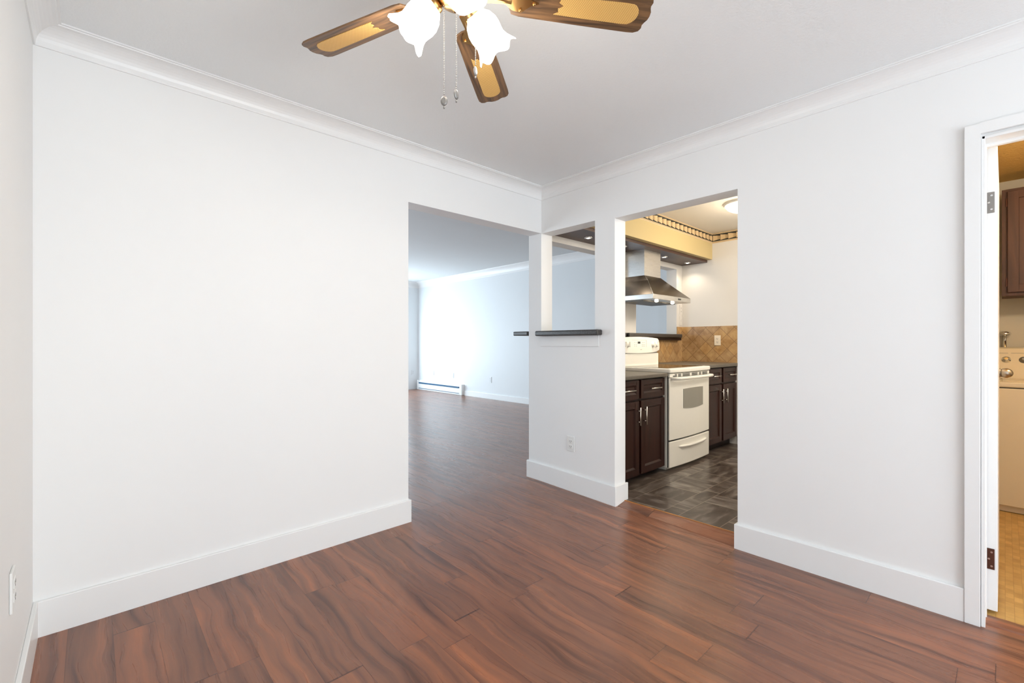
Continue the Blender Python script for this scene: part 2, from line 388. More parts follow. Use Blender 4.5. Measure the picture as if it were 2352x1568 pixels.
def tag(o, label=None, cat=None, group=None, kind=None):
    if label: o['label'] = label
    if cat: o['category'] = cat
    if group: o['group'] = group
    if kind: o['kind'] = kind
    return o
def empty(name, loc, label, cat, group=None):
    o = bpy.data.objects.new(name, None); C.objects.link(o); o.location = loc; o.empty_display_size = .1
    ORG[o.name] = tuple(loc); return tag(o, label, cat, group)
def struct(name, mb, m, parent=None, label=None, cat='room part', **k):
    o = mb.build(name, m, parent, **k)
    if parent is None: tag(o, label, cat, kind='structure')
    return o

# ------------------------------------------------------------ setting
def fz(x, y):       # the old floor rises gently towards the openings
    sy = max(0, min(1, (y - 1.05) / 1.6)); return .05 * sy * (.4 + .6 * max(0, min(1, x / 2.7)))
def grid_floor(xs, ys, zf):
    mb = MB(); vs = [(x, y, zf(x, y)) for y in ys for x in xs]; n = len(xs)
    mb.add(vs, [(j * n + i, j * n + i + 1, (j + 1) * n + i + 1, (j + 1) * n + i) for j in range(len(ys) - 1) for i in range(n - 1)], True)
    return mb
lin = lambda a, b, n: [a + (b - a) * i / n for i in range(n + 1)]
struct('floor', grid_floor(lin(-.9, 2.83, 24), lin(-3.2, 2.74, 36), fz), FLOOR, None, 'reddish brown plank floor of the empty dining room', 'floor')
struct('floor_living', grid_floor(lin(-.9, 6.05, 28), lin(2.74, 10.0, 12), fz), FLOOR, None, 'reddish brown plank floor running on through the living room', 'floor')
struct('floor_kitchen', MB().box(2.838, .30, 0, 5.34, 2.70, .045), KTILE, None, 'grey brown slate look tile floor in the kitchen', 'floor')
struct('floor_laundry', MB().box(2.79, -1.4, -.05, 5.4, .30, .006), parquet(), None, 'yellow parquet pattern vinyl floor in the laundry room', 'floor')

ZT = 2.75
# wall A (left of the corner) with the wide opening
wb = MB().box(-.30, 2.60, -.02, 1.495, 2.735, ZT).box(1.495, 2.60, 2.087, 2.73, 2.735, ZT)
struct('wall_back', wb, WHITE, None, 'plain white wall left of the corner with the wide living room opening', 'wall')
# wall B with pass-through, kitchen opening and laundry door
x0, x1 = 2.73, 2.862
w = MB().box(x0, 2.60, -.02, x1, 2.745, ZT)
w.box(x0, 2.054, -.02, x1, 2.60, 1.24).box(x0, 2.054, 2.085, x1, 2.60, ZT)
w.box(x0, 1.881, -.02, x1, 2.054, ZT).box(x0, 1.044, 2.068, x1, 1.881, ZT)
w.box(x0, .066, -.02, x1, 1.044, ZT).box(x0, -.75, 2.04, x1, .066, ZT).box(x0, -3.1, -.02, x1, -.75, ZT)
struct('wall_right', w, WHITE, None, 'white wall with pass-through window, kitchen opening and laundry door', 'wall')
struct('wall_left', MB().box(-.30, -3.1, -.02, -.17, 2.60, ZT), WHITE, None, 'white wall at the left edge of the picture', 'wall')
# wall behind the camera with an opening for the added window
w = MB().box(-.30, -3.1, -.02, .12, -2.97, ZT).box(2.44, -3.1, -.02, 2.86, -2.97, ZT).box(.12, -3.1, -.02, 2.44, -2.97, .20).box(.12, -3.1, 2.20, 2.44, -2.97, ZT)
struct('wall_front', w, WHITE, None, 'white dining room wall holding the added daylight window', 'wall')
def window(name, cx, y, z0, z1, hw, label, along='x'):
    fr = MB(); d = .05
    P = (lambda a, b, c0, c1, e0, e1: (a, y - d, c0, b, y + d, c1)) 
    fr.box(cx - hw, y - d, z0, cx - hw + .06, y + d, z1).box(cx + hw - .06, y - d, z0, cx + hw, y + d, z1)
    fr.box(cx - hw, y - d, z0, cx + hw, y + d, z0 + .06).box(cx - hw, y - d, z1 - .06, cx + hw, y + d, z1).box(cx - .03, y - d, z0, cx + .03, y + d, z1)
    o = struct(name, fr, TRIM, None, label, 'window')
    MB().box(cx - hw + .03, y - .004, z0 + .03, cx + hw - .03, y + .004, z1 - .03).build('window_pane', PANE, o)
window('added_window', 1.28, -3.035, .20, 2.20, 1.16, 'unseen white framed window added to light the dining room')
window('window_2', 4.0, 9.92, .25, 2.25, 1.6, 'white framed living room window at the far end')
struct('ceiling', MB().box(-.30, -3.1, 2.44, 2.73, 2.60, 2.50), CEIL, None, 'white lightly textured dining room ceiling', 'ceiling')

# living room shell
xl, ye = 5.95, 9.87
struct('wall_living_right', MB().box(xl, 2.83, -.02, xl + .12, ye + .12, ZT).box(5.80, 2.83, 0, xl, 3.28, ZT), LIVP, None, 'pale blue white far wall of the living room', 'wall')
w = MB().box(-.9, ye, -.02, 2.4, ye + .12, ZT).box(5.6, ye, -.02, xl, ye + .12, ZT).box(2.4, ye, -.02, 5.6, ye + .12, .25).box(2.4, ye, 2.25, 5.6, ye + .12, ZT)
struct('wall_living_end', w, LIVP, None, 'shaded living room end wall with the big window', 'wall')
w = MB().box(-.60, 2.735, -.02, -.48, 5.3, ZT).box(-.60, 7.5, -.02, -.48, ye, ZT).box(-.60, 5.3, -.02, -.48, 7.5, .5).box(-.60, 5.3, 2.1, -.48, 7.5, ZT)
struct('wall_living_left', w, LIVP, None, 'living room wall with an opening added for side daylight', 'wall')
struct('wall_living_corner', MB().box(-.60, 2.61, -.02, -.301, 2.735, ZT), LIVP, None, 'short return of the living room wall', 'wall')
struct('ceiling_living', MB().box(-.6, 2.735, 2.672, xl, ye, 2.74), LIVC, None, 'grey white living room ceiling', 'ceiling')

# kitchen shell
K, L, kz, kc = 2.70, 5.34, .045, 2.462
w = MB().box(x1, K, 0, 2.95, K + .13, ZT).box(2.95, K, 0, 4.02, K + .13, 1.24).box(2.95, K, 2.075, 4.02, K + .13, ZT)
w.box(4.02, K, 0, 4.314, K + .13, ZT).box(4.314, K, 0, 5.206, K + .13, 1.24).box(4.314, K, 2.075, 5.206, K + .13, ZT).box(5.206, K, 0, xl, K + .13, ZT)
struct('wall_kitchen_back', w, KWALL, None, 'kitchen wall behind the range with two openings to the living room', 'wall')
struct('wall_kitchen_right', MB().box(L, .30, 0, L + .12, K, ZT), KWALL, None, 'cream lit far kitchen wall above the diamond tiles', 'wall')
struct('wall_kitchen_front', MB().box(x1, .20, 0, L, .30, ZT), KWALL, None, 'kitchen wall shared with the laundry room', 'wall')
struct('ceiling_kitchen', MB().box(x1, .30, kc, L, K, kc + .05), KCEIL, None, 'warm lit kitchen ceiling', 'ceiling')
struct('trim_soffit', MB().box(x1, 2.327, 2.160, L, K, kc), CREAM, None, 'cream yellow boxed soffit over the range', 'soffit')
struct('trim_soffit_panel', MB().box(x1, 2.385, 2.131, L - .003, K, 2.160), PANEL, None, 'dark brown wood panel under the soffit holding small lights', 'panel')
b_ = MB().box(x1, 2.324, 2.345, L - .004, 2.327, kc - .001).box(L - .004, .30, 2.345, L, 2.327, kc - .001)
struct('trim_wallpaper_border', b_, SWAG, None, 'black wallpaper border with cream draped swags below the kitchen ceiling', 'wallpaper border')
t = MB().box(L - .006, 2.045, .93, L, K, 1.379).box(x1, K - .006, .90, L - .006, K, 1.236).box(5.206, K - .006, 1.236, L - .006, K, 1.379)
struct('trim_backsplash', t, DTILE, None, 'tan stone diamond tile backsplash behind the counter', 'backsplash')

# laundry shell
struct('wall_laundry_back', MB().box(5.30, -1.5, 0, 5.40, .20, 2.6), LWALL, None, 'tan lit laundry room back wall', 'wall')
struct('wall_laundry_left', MB().box(x1, .12, 0, 5.30, .20, 2.6), LWALL, None, 'laundry room side wall behind the open door', 'wall')
struct('wall_laundry_right', MB().box(x1, -1.5, 0, 5.30, -1.38, 2.6), LWALL, None, 'laundry room wall hidden right of the doorway', 'wall')
struct('ceiling_laundry', MB().box(x1, -1.38, 2.455, 5.30, .12, 2.52), LCEIL, None, 'stippled laundry ceiling with orange lamplight in its colour', 'ceiling')

# crown coves
def cove(axis, wall, c0, c1, sgn, zt, s=.083, mit=(0, 0)):
    """axis 'x': runs along x on the wall y=wall; sgn: direction into the room"""
    prof = [(0, zt - s), (.006, zt - s), (.008, zt - s + .004)]
    for i in range(9):
        a = PI / 2 * i / 8; r = s - .018
        prof.append((.008 + r * (1 - math.cos(a)), zt - s + .008 + r * math.sin(a)))
    prof += [(s - .008, zt - .006), (s, zt - .006), (s, zt), (0, zt)]
    mb = MB(); rings = []
    for end, c in enumerate((c0, c1)):
        r = []
        for d, z in prof:
            m = mit[end] * d; cc = c + m
            r.append((cc, wall + sgn * d, z) if axis == 'x' else (wall + sgn * d, cc, z))
        rings.append(r)
    mb.loft(rings, True, False); return mb
struct('trim_crown_back', cove('x', 2.60, -.17, 2.73, -1, 2.44, mit=(1, -1)), TRIM, None, 'white cove crown moulding along the wall left of the corner', 'crown moulding')
struct('trim_crown_right', cove('y', 2.73, -2.97, 2.60, -1, 2.44, mit=(1, -1)), TRIM, None, 'white cove crown moulding along the wall right of the corner', 'crown moulding')
struct('trim_crown_left', cove('y', -.17, -2.97, 2.60, 1, 2.44, mit=(1, -1)), TRIM, None, 'white cove crown moulding above the left edge wall', 'crown moulding')
struct('trim_crown_living', cove('y', xl, 3.28, ye, -1, 2.672, s=.135, mit=(0, -1)), TRIM, None, 'white crown moulding along the far living room wall', 'crown moulding')
struct('trim_crown_living_end', cove('x', ye, -.48, xl, -1, 2.672, s=.135, mit=(1, -1)), TRIM, None, 'white crown moulding over the living room end wall', 'crown moulding')

# baseboards: top follows the floor
def bb(name, segs, label, h=.14, th=.015):
    mb = MB()
    for (ax, ay, bx, by, nx, ny) in segs:      # along a-b, thickness towards n
        for (px, py, qx, qy) in ((ax, ay, bx, by),):
            za, zb = fz(px, py) + h, fz(qx, qy) + h
            a0 = (px, py); b0 = (qx, qy); a1 = (px + nx * th, py + ny * th); b1 = (qx + nx * th, qy + ny * th)
            vs = [(*a0, -.01), (*b0, -.01), (*b1, -.01), (*a1, -.01), (*a0, za), (*b0, zb), (*b1, zb), (*a1, za)]
            mb.add(vs, [(0, 3, 2, 1), (4, 5, 6, 7), (0, 1, 5, 4), (1, 2, 6, 5), (2, 3, 7, 6), (3, 0, 4, 7)])
    return struct(name, mb, TRIM, None, label, 'baseboard', bevel=.003)
bb('baseboard_back', [(-.17, 2.60, 1.51, 2.60, 0, -1), (1.495, 2.60, 1.495, 2.735, 1, 0)], 'tall white baseboard on the wall left of the wide opening')
bb('baseboard_pier', [(2.73, 1.866, 2.73, 2.76, -1, 0), (2.73, 1.881, 2.877, 1.881, 0, -1), (2.73, 2.745, 2.86, 2.745, 0, 1)], 'tall white baseboard wrapping the short wall under the pass-through')
bb('baseboard_right', [(2.73, -2.97, 2.73, -.80, -1, 0), (2.73, .118, 2.73, 1.059, -1, 0), (2.73, 1.044, 2.862, 1.044, 0, 1)], 'tall white baseboard between kitchen opening and laundry door')
bb('baseboard_left', [(-.17, -2.97, -.17, 2.60, 1, 0)], 'white baseboard on the left edge wall')
bb('baseboard_front', [(-.17, -2.97, 2.73, -2.97, 0, 1)], 'white baseboard under the added dining window')
bb('baseboard_living', [(xl, 3.28, xl, 7.96, -1, 0)], 'white baseboard on the far living room wall', h=.105)
bb('baseboard_kitchen', [(L, 1.2, L, 2.04, -1, 0)], 'white baseboard on the far kitchen wall beside the cabinet', h=.13)
rp = MB(); ys_ = lin(1.060, 1.865, 6)
rp.loft([[(2.742, y, fz(2.74, y) - .02), (2.828, y, -.004), (2.828, y, .0435), (2.742, y, fz(2.74, y) + .0015)] for y in ys_], True, False)
struct('trim_reducer', rp, FLOOR, None, 'brown floor ramp rising to the kitchen tiles', 'threshold')
struct('trim_threshold', MB().box(2.8285, 1.0455, -.005, 2.838, 1.8795, .0475), OAKT, None, 'thin orange brown wood strip where planks meet kitchen tiles', 'threshold', bevel=.001)
struct('trim_laundry_threshold', MB().prism([(2.76, -.75, 0), (2.84, -.75, 0), (2.84, -.75, .010), (2.80, -.75, .014), (2.765, -.75, .006)], (0, .81, 0)), FLOOR, None, 'dark wood threshold strip in the laundry doorway', 'threshold')

# laundry door casing and jamb
c = MB().box(2.712, .070, 0, 2.73, .118, 2.094).box(2.712, -.80, 2.05, 2.73, .070, 2.094).box(2.712, -.80, 0, 2.73, -.755, 2.05)

struct('trim_door_casing', c, TRIM, None, 'white flat casing around the laundry doorway', 'door casing', bevel=.002)
j = MB().box(2.722, .056, .0, 2.864, .068, 2.04).box(2.722, -.752, 0, 2.864, -.74, 2.04).box(2.722, -.752, 2.028, 2.864, .066, 2.04)
j.box(2.800, .053, .004, 2.815, .057, 2.028).box(2.800, -.742, 2.016, 2.815, .056, 2.03)
struct('trim_door_jamb', j, TRIM, None, 'white jamb and stop inside the laundry doorway', 'door jamb', bevel=.0015)

# laundry door, standing open into the room
d = MB().box(2.868, .022, .022, 3.66, .057, 2.030)
door = struct('door_1', d, TRIM, None, 'white laundry door standing open, seen edge on with two hinges', 'door', bevel=.002)
for z, m_, nm in ((1.79, HGREY, 'steel grey upper hinge'), (.245, HBROWN, 'brown lower hinge')):
    h = MB().box(2.8645, .031, z - .045, 2.868, .058, z + .045); h.cyl((2.862, .060, z - .045), (2.862, .060, z + .045), .006)
    o = h.build('hinge', m_, door, bevel=.001); o['label'] = nm
    s_ = MB()
    for k in (-.03, 0, .03): s_.cyl((2.8645, .040 + (.008 if k == 0 else 0), z + k), (2.8630, .040 + (.008 if k == 0 else 0), z + k), .004, 10)
    s_.build('screw', CHROME, o)
kn = MB().lathe([(.026, 0), (.026, .004), (.011, .007), (.010, .016)], (3.60, .022, 1.02), (0, -1, 0), 24)
kn.sphere((3.60, -.002, 1.02), .030, 24, 14, (1, .95, .86)); kn.build('door_knob', NICKEL, door)

# ------------------------------------------------------------ ledges and small trims in the dining wall
lg = empty('granite_ledge', (2.76, 2.32, 1.238), 'dark granite ledge on the pass-through sill beside the room corner', 'ledge')
MB().box(2.664, 1.985, 1.2385, 2.728, 2.612, 1.280).box(2.728, 2.056, 1.2405, 2.885, 2.598, 1.280).build('ledge_top', GRAN, lg, bevel=.010, seg=3)
MB().box(2.721, 2.015, 1.156, 2.7295, 2.600, 1.2375).build('apron', WHITE, lg, bevel=.001)['label'] = 'white apron board under the ledge'

# bar ledges on the kitchen back wall
for (a, b, lab, a2) in ((2.87, 4.005, 'dark granite bar ledge left of the wall column, reaching into the living room', 2.80), (4.055, 5.19, 'dark granite bar ledge under the right kitchen opening', 4.055)):
    e = empty('bar_ledge', ((a + b) / 2, K, 1.24), lab, 'ledge', 'bar ledges of the kitchen openings')
    o0 = (2.955 if a < 3 else 4.318); o1 = (4.015 if a < 3 else 5.202)
    t = MB().box(a, 2.615, 1.247, b, K - .007, 1.288).box(o0, K - .007, 1.2415, o1, K + .135, 1.288).box(a2 if a < 3 else o0, K + .135, 1.247, b, 3.02, 1.284)
    t.build('ledge_top', GRAN, e, bevel=.008, seg=2)
    MB().box(a, 2.645, 1.215, b + (.03 if a > 3 else .05), K - .0075, 1.2468).build('trim_board', CABDK, e, bevel=.002)

# ------------------------------------------------------------ cabinets
def shaker(x0, x1, z0, z1, yf, th=.02, rail=.055):
    mb = MB(); y1 = yf + th
    mb.box(x0, yf, z0, x0 + rail, y1, z1).box(x1 - rail, yf, z0, x1, y1, z1)
    mb.box(x0 + rail, yf, z0, x1 - rail, y1, z0 + rail).box(x0 + rail, yf, z1 - rail, x1 - rail, y1, z1)
    a, b, c, d = x0 + rail, x1 - rail, z0 + rail, z1 - rail; g = .014; yd = yf + .010
    # bevelled slope into a recessed panel
    mb.add([(a, yf, c), (b, yf, c), (b, yf, d), (a, yf, d), (a + g, yd, c + g), (b - g, yd, c + g), (b - g, yd, d - g), (a + g, yd, d - g)],
           [(0, 1, 5, 4), (1, 2, 6, 5), (2, 3, 7, 6), (3, 0, 4, 7), (4, 5, 6, 7)])
    return mb
def pull(p0, p1, yf, parent):
    mb = MB(); y = yf - .032; a = Vector((p0[0], y, p0[1])); b = Vector((p1[0], y, p1[1])); mb.cyl(a, b, .0062, 12)
    for t in (.2, .8):
        q = a.lerp(b, t); mb.cyl((q.x, yf + .001, q.z), (q.x, y, q.z), .0045, 10)
    return mb.build('pull_handle', HPULL, parent)
def base_cabinet(xa, xb, splits, dz, label, yf=2.045, side_in=.0):
    e = empty('base_cabinet', ((xa + xb) / 2, 2.36, kz), label, 'cabinet', 'espresso base cabinets')
    MB().box(xa, yf + .022, .135 + dz, xb, K - .008, .884 + dz).build('carcass', CABDK, e)
    MB().box(xa, yf + .085, kz + .001, xb, K - .02, .134 + dz).build('toe_kick', CABDK, e)
    zb, zd, zr, zt = .098 + dz, .702 + dz, .722 + dz, .876 + dz
    n = len(splits)
    for i, (a, b, hside) in enumerate(splits):
        dr = shaker(a, b, zr, zt, yf, rail=.040).build('drawer', CAB, e, bevel=.002)
        m = (a + b) / 2; pull((m - .085, (zr + zt) / 2), (m + .085, (zr + zt) / 2), yf, dr)
        do = shaker(a, b, zb, zd, yf).build('door', CAB, e, bevel=.002)
        hx = b - .032 if hside else a + .032
        pull((hx, zd - .195), (hx, zd - .045), yf, do)
    return e
base_cabinet(2.93, 3.735, [(2.945, 3.315, True), (3.345, 3.728, False)], 0, 'espresso base cabinet left of the white range')
base_cabinet(4.560, L - .002, [(4.575, 4.925, True), (4.965, 5.322, False)], .040, 'espresso base cabinet right of the white range')
ct = tag(MB().box(x1 + .003, 2.018, .886, 3.738, K - .008, .919).build('countertop', COUNT, bevel=.008, seg=3), 'grey brown worktop on the cabinet left of the range', 'countertop')
ct = tag(MB().box(4.556, 2.018, .926, L - .008, K - .008, .960).build('countertop', COUNT, bevel=.008, seg=3), 'grey brown worktop on the cabinet right of the range', 'countertop')

# ------------------------------------------------------------ range
RX0, RX1 = 3.745, 4.548; rc_ = (RX0 + RX1) / 2; hw = (RX1 - RX0) / 2
def bow(x): return .018 * (1 - ((x - rc_) / hw) ** 2)
def bowed(x0, x1, z0, z1, yf, yb, n=16, extra=0, zb=None):
    mb = MB(); xs = lin(x0, x1, n)
    poly = [(x, yf - bow(x) - extra) for x in xs] + [(x1, yb), (x0, yb)]
    mb.prism([(x, y, z0) for x, y in poly], (0, 0, z1 - z0)); return mb
rg = empty('kitchen_range', (rc_, 2.32, kz), 'white freestanding electric range with curved oven door between the cabinets', 'stove')
MB().box(RX0 + .004, 2.032, kz + .03, RX1 - .004, 2.612, .912).box(RX0 + .03, 2.06, kz + .001, RX1 - .03, 2.60, kz + .03).build('body', APPL, rg, bevel=.003)
MB().box(RX0 + .0045, 2.0262, .078, RX1 - .0045, 2.0318, .905).build('door_gap', DARK, rg)
bowed(RX0 + .006, RX1 - .006, .074, .304, 2.012, 2.026).build('drawer', APPL, rg, bevel=.006, seg=3)
dw = [o for o in rg.children if o.name.startswith('drawer')][0]
hd = MB(); xs = lin(3.90, 4.46, 16)
hd.tube([(x, 2.010 - bow(x) - .010 * (1 - ((x - 4.18) / .28) ** 4), .238 + .010 * ((x - 4.18) / .28) ** 2) for x in xs], [.004] + [.011] * 15 + [.004])
hd.build('drawer_handle', APPL, dw)
od = bowed(RX0 + .006, RX1 - .006, .318, .872, 2.012, 2.026).build('oven_door', APPL, rg, bevel=.006, seg=3)
wn_ = MB(); xs = lin(3.975, 4.375, 14); n = len(xs)
top = [(x, 2.0115 - bow(x) - .003, .762 + .004 * (1 - ((x - 4.175) / .2) ** 2)) for x in xs]; bot = [(x, 2.0115 - bow(x) - .003, .588 - .012 * (1 - ((x - 4.175) / .2) ** 2)) for x in xs]
wn_.loft([top + bot[::-1], [(x, y + .006, z) for x, y, z in top + bot[::-1]]], True, False)
wn_.build('oven_window', OVENW, od)
hb = MB(); xs = lin(RX0 + .03, RX1 - .02, 20)
pth = [(RX0 + .03, 2.010, .865)] + [(x, 1.992 - bow(x) - .030, .866) for x in xs[1:-1]] + [(RX1 - .02, 2.010, .865)]
hb.tube(pth, .015, 12); hb.build('oven_handle', APPL, od)
vs = bowed(RX0 + .006, RX1 - .006, .876, .908, 2.010, 2.0262); vs.build('vent_strip', APPL, rg, bevel=.002)
sl = MB()
for (a, b) in ((3.80, 3.86), (3.885, 3.93), (3.96, 4.09), (4.13, 4.25), (4.285, 4.33), (4.36, 4.48)):
    for z in (.882, .889, .896, .903):
        if a < 3.87 and z > .895: a = 3.83
        xs = lin(a, b, 4)
        sl.prism([(x, 2.009 - bow(x) - .0012, z - .0019) for x in xs] + [(x, 2.012 - bow(x), z - .0019) for x in xs[::-1]], (0, 0, .0038))
sl.build('vent_slots', DARK, rg)
cook = bowed(RX0 - .004, RX1 + .006, .914, .954, 2.002, 2.60).build('cooktop', APPL, rg, bevel=.012, seg=4)
MB().box(RX0 + .055, 2.055, .9535, RX1 - .055, 2.545, .9565).build('cooktop_glass', GLASSK, rg, bevel=.001)
# back guard: riser and curved control panel
MB().box(RX0 + .010, 2.560, .950, RX1 - .014, 2.612, 1.075).build('back_riser', APPL, rg, bevel=.006, seg=3)
MB().box(RX0 + .02, 2.570, 1.073, RX1 - .024, 2.608, 1.094).build('riser_gap', plain('shadow_grey', (.25, .25, .24), .4), rg)
gp = []; gx0, gx1 = RX0 + .002, RX1 - .012
for i in range(13):
    t = i / 12; gp.append((gx0 + (gx1 - gx0) * t, 2.550, 1.088 - .014 * (1 - (2 * t - 1) ** 2) + .018 * max(0, abs(2 * t - 1) - .8) / .2))
gp += [(gx1 + .006, 2.550, 1.13), (gx1 + .001, 2.550, 1.18), (gx1 - .012, 2.550, 1.215), (gx1 - .035, 2.550, 1.232)]
for i in range(1, 8):
    t = i / 8; gp.append((gx1 - .035 + (gx0 + .035 - gx1 + .035) * t, 2.550, 1.232 + .014 * (1 - (2 * t - 1) ** 2)))
gp += [(gx0 + .035, 2.550, 1.232), (gx0 + .012, 2.550, 1.215), (gx0 - .001, 2.550, 1.18), (gx0 - .006, 2.550, 1.13)]
pan = MB().prism(gp, (0, .062, 0)).build('control_panel', APPL, rg, bevel=.006, seg=3)
for x in (3.86, 3.925, 4.40, 4.465):
    k = MB().lathe([(.030, 0), (.030, .003), (.024, .007), (.022, .018), (.018, .022)], (x, 2.550, 1.168), (0, -1, 0), 20)
    k.box(x - .005, 2.518, 1.142, x + .005, 2.534, 1.194); k.build('burner_knob', APPL, pan)
MB().box(4.105, 2.5485, 1.176, 4.153, 2.5505, 1.197).build('clock_display', DISP, pan)
mk = MB()
for x in (4.045, 4.075, 4.185, 4.205, 4.225):
    for z in (1.148, 1.163, 1.186):
        mk.box(x, 2.5488, z, x + .011, 2.5502, z + .004)
mk.box(4.0, 2.5488, 1.212, 4.27, 2.5502, 1.2135).box(4.27, 2.5488, 1.14, 4.2715, 2.5502, 1.2135)
mk.box(4.155, 2.5488, 1.112, 4.182, 2.5502, 1.1165)
mk.build('panel_markings', MARK, pan)

# ------------------------------------------------------------ range hood
hx0, hx1, hy0, hz = 3.886, 4.638, 2.25, 1.602
cx0, cx1, cy0 = 4.09, 4.405, 2.465
hood = empty('range_hood', ((hx0 + hx1) / 2, 2.5, hz), 'stainless chimney range hood with two lit lamps above the range', 'range hood')
MB().box(cx0, cy0, 1.862, cx1, K - .001, 2.130).build('chimney', STEEL, hood)
MB().box(hx0, hy0, hz, hx1, K - .001, hz + .046).build('hood_rim', STEEL, hood, bevel=.002)
ca = MB(); zt, zm, zb = 1.864, 1.806, hz + .046
def side(x0, x1, y0, z): return [(x0, y0, z), (x1, y0, z), (x1, K - .001, z), (x0, K - .001, z)]
r0 = side(hx0, hx1, hy0, zb); r1 = side(4.045, 4.445, 2.400, zm); r2 = side(cx0 - .004, cx1 + .004, cy0 - .004, zt)
sp = (4.13, hy0, zb)
v_ = r0 + r1 + r2 + [sp]
ca.add(v_, [(0, 12, 5, 4), (12, 1, 5), (1, 2, 6, 5), (3, 0, 4, 7), (4, 5, 9, 8), (5, 6, 10, 9), (7, 4, 8, 11), (8, 9, 10, 11)])
ca.build('canopy', STEELD, hood)
se = MB(); pts = [Vector((4.445, 2.399, zm)), Vector((4.42, 2.375, 1.77)), Vector((4.33, 2.33, 1.71)), Vector((4.15, 2.2505, zb + .002))]
ed = MB(); ed.cyl((hx0, hy0, zb), (4.045, 2.400, zm), .0018, 6); ed.cyl((4.045, 2.400, zm), (cx0 - .004, cy0 - .004, zt), .0018, 6); ed.build('canopy_seam', STEEL, hood)
MB().box(hx0 + .06, hy0 + .14, hz - .010, hx1 - .06, K - .03, hz + .002).build('grease_filter', FILT, hood, bevel=.004)
for x in (4.115, 4.435):
    o = MB().lathe([(.030, 0), (.030, .004), (.020, .006)], (x, 2.345, hz + .001), (0, 0, -1), 20).build('lamp_ring', CHROME, hood)
    MB().lathe([(.019, 0), (.019, .003), (.012, .009), (.003, .011)], (x, 2.345, hz - .004), (0, 0, -1), 16).build('lamp_lens', PUCK, o)
    light('hood_lamp_light', 'SPOT', (x, 2.345, hz - .020), 5, WARM, (0, 0, 0), spot_size=2.4, spot_blend=.6, shadow_soft_size=.02)
MB().box(4.37, hy0 - .0015, hz + .016, 4.43, hy0 + .001, hz + .032).build('control_display', DISP, hood)
for x in (4.31, 4.335, 4.45, 4.472): MB().cyl((x, hy0 + .001, hz + .024), (x, hy0 - .003, hz + .024), .004, 10).build('button', CHROME, hood)

# recessed puck lights
for i, x in enumerate((3.285, 3.84, 4.63, 5.17)):
    y = 2.545
    lab = ['small chrome recessed light seen lit through the pass-through', 'small recessed light left of the hood chimney', 'small lit recessed light just right of the hood chimney', 'small lit recessed light nearest the far kitchen wall'][i]
    e = empty('recessed_light', (x, y, 2.131), lab, 'light', 'recessed lights in the dark soffit panel')
    MB().lathe([(.036, 0), (.036, .005), (.022, .008), (.022, .0)], (x, y, 2.1305), (0, 0, -1), 24, caps=False).build('trim_ring', CHROME, e)
    MB().lathe([(.021, 0), (.020, .004), (.012, .007), (.002, .008)], (x, y, 2.130), (0, 0, -1), 20).build('lens', PUCK, e)
    light('recessed_lamp_light', 'SPOT', (x, y, 2.118), 5, WARM, (0, 0, 0), spot_size=2.3, spot_blend=.7, shadow_soft_size=.02)

# kitchen dome light
e = empty('ceiling_dome_light', (4.37, 1.62, kc), 'round flush dome light glowing on the kitchen ceiling', 'ceiling light')
MB().lathe([(.165, 0), (.168, .012), (.158, .022), (.150, .022), (.150, 0)], (4.37, 1.62, kc - .0005), (0, 0, -1), 40, caps=False).build('mounting_ring', PLAST, e)
MB().lathe([(.155, .012), (.150, .030), (.132, .052), (.10, .070), (.055, .082), (.01, .086)], (4.37, 1.62, kc), (0, 0, -1), 40).build('dome_glass', DOME, e)
light('dome_lamp_light', 'POINT', (4.37, 1.62, kc - .22), 7, WARM, shadow_soft_size=.14)
light('kitchen_front_fill_light', 'POINT', (4.35, .72, kc - .25), 36, (1, .93, .83), shadow_soft_size=.16)  # fill light for the kitchen, with an unseen second dome added around it
e = empty('ceiling_dome_light', (4.35, .72, kc), 'unseen second dome light added to brighten the near kitchen', 'ceiling light')
MB().lathe([(.165, 0), (.155, .012), (.150, .030), (.132, .052), (.10, .070), (.055, .082), (.01, .086)], (4.35, .72, kc - .0005), (0, 0, -1), 40).build('dome_glass', DOME, e)

# ------------------------------------------------------------ wall outlets
def outlet(pos, normal, label, grp, m=PLAST, w_=.072, h_=.116, kind='duplex', name='wall_outlet', cat='outlet'):
    n = Vector(normal); t = Vector((0, 0, 1)).cross(n); p = Vector(pos)
    e = empty(name, (p.x, p.y, p.z - h_ / 2), label, cat, grp)
    def slab(mb, a0, a1, z0, z1, d0, d1):
        pts = [p + t * a + Vector((0, 0, z)) + n * d for d in (d0, d1) for a, z in ((a0, z0), (a1, z0), (a1, z1), (a0, z1))]
        mb.add(pts, [(0, 3, 2, 1), (4, 5, 6, 7), (0, 1, 5, 4), (1, 2, 6, 5), (2, 3, 7, 6), (3, 0, 4, 7)])
    mb = MB(); slab(mb, -w_ / 2, w_ / 2, -h_ / 2, h_ / 2, .0003, .007); mb.build('cover_plate', m, e, bevel=.002)
    if kind == 'duplex':
        for s_ in (-.02, .02):
            mb = MB(); slab(mb, -.017, .017, s_ - .014, s_ + .014, .006, .0092); o = mb.build('socket', m, e, bevel=.001)
            mb = MB(); slab(mb, -.0085, -.0055, s_ - .004, s_ + .006, .009, .0097); slab(mb, .0055, .0085, s_ - .004, s_ + .006, .009, .0097); slab(mb, -.002, .002, s_ - .011, s_ - .007, .009, .0097)
            mb.build('slots', SLOT, o)
    elif kind == 'switch':
        mb = MB(); slab(mb, -.005, .005, -.012, .012, .006, .016); mb.build('toggle', m, e, bevel=.001)
    return e
G = 'white duplex wall outlets'
outlet((2.73, 2.28, .402), (-1, 0, 0), 'white outlet low on the short wall below the pass-through ledge', G)
outlet((-.17, 1.93, .475), (1, 0, 0), 'white outlet low on the left edge wall', G)
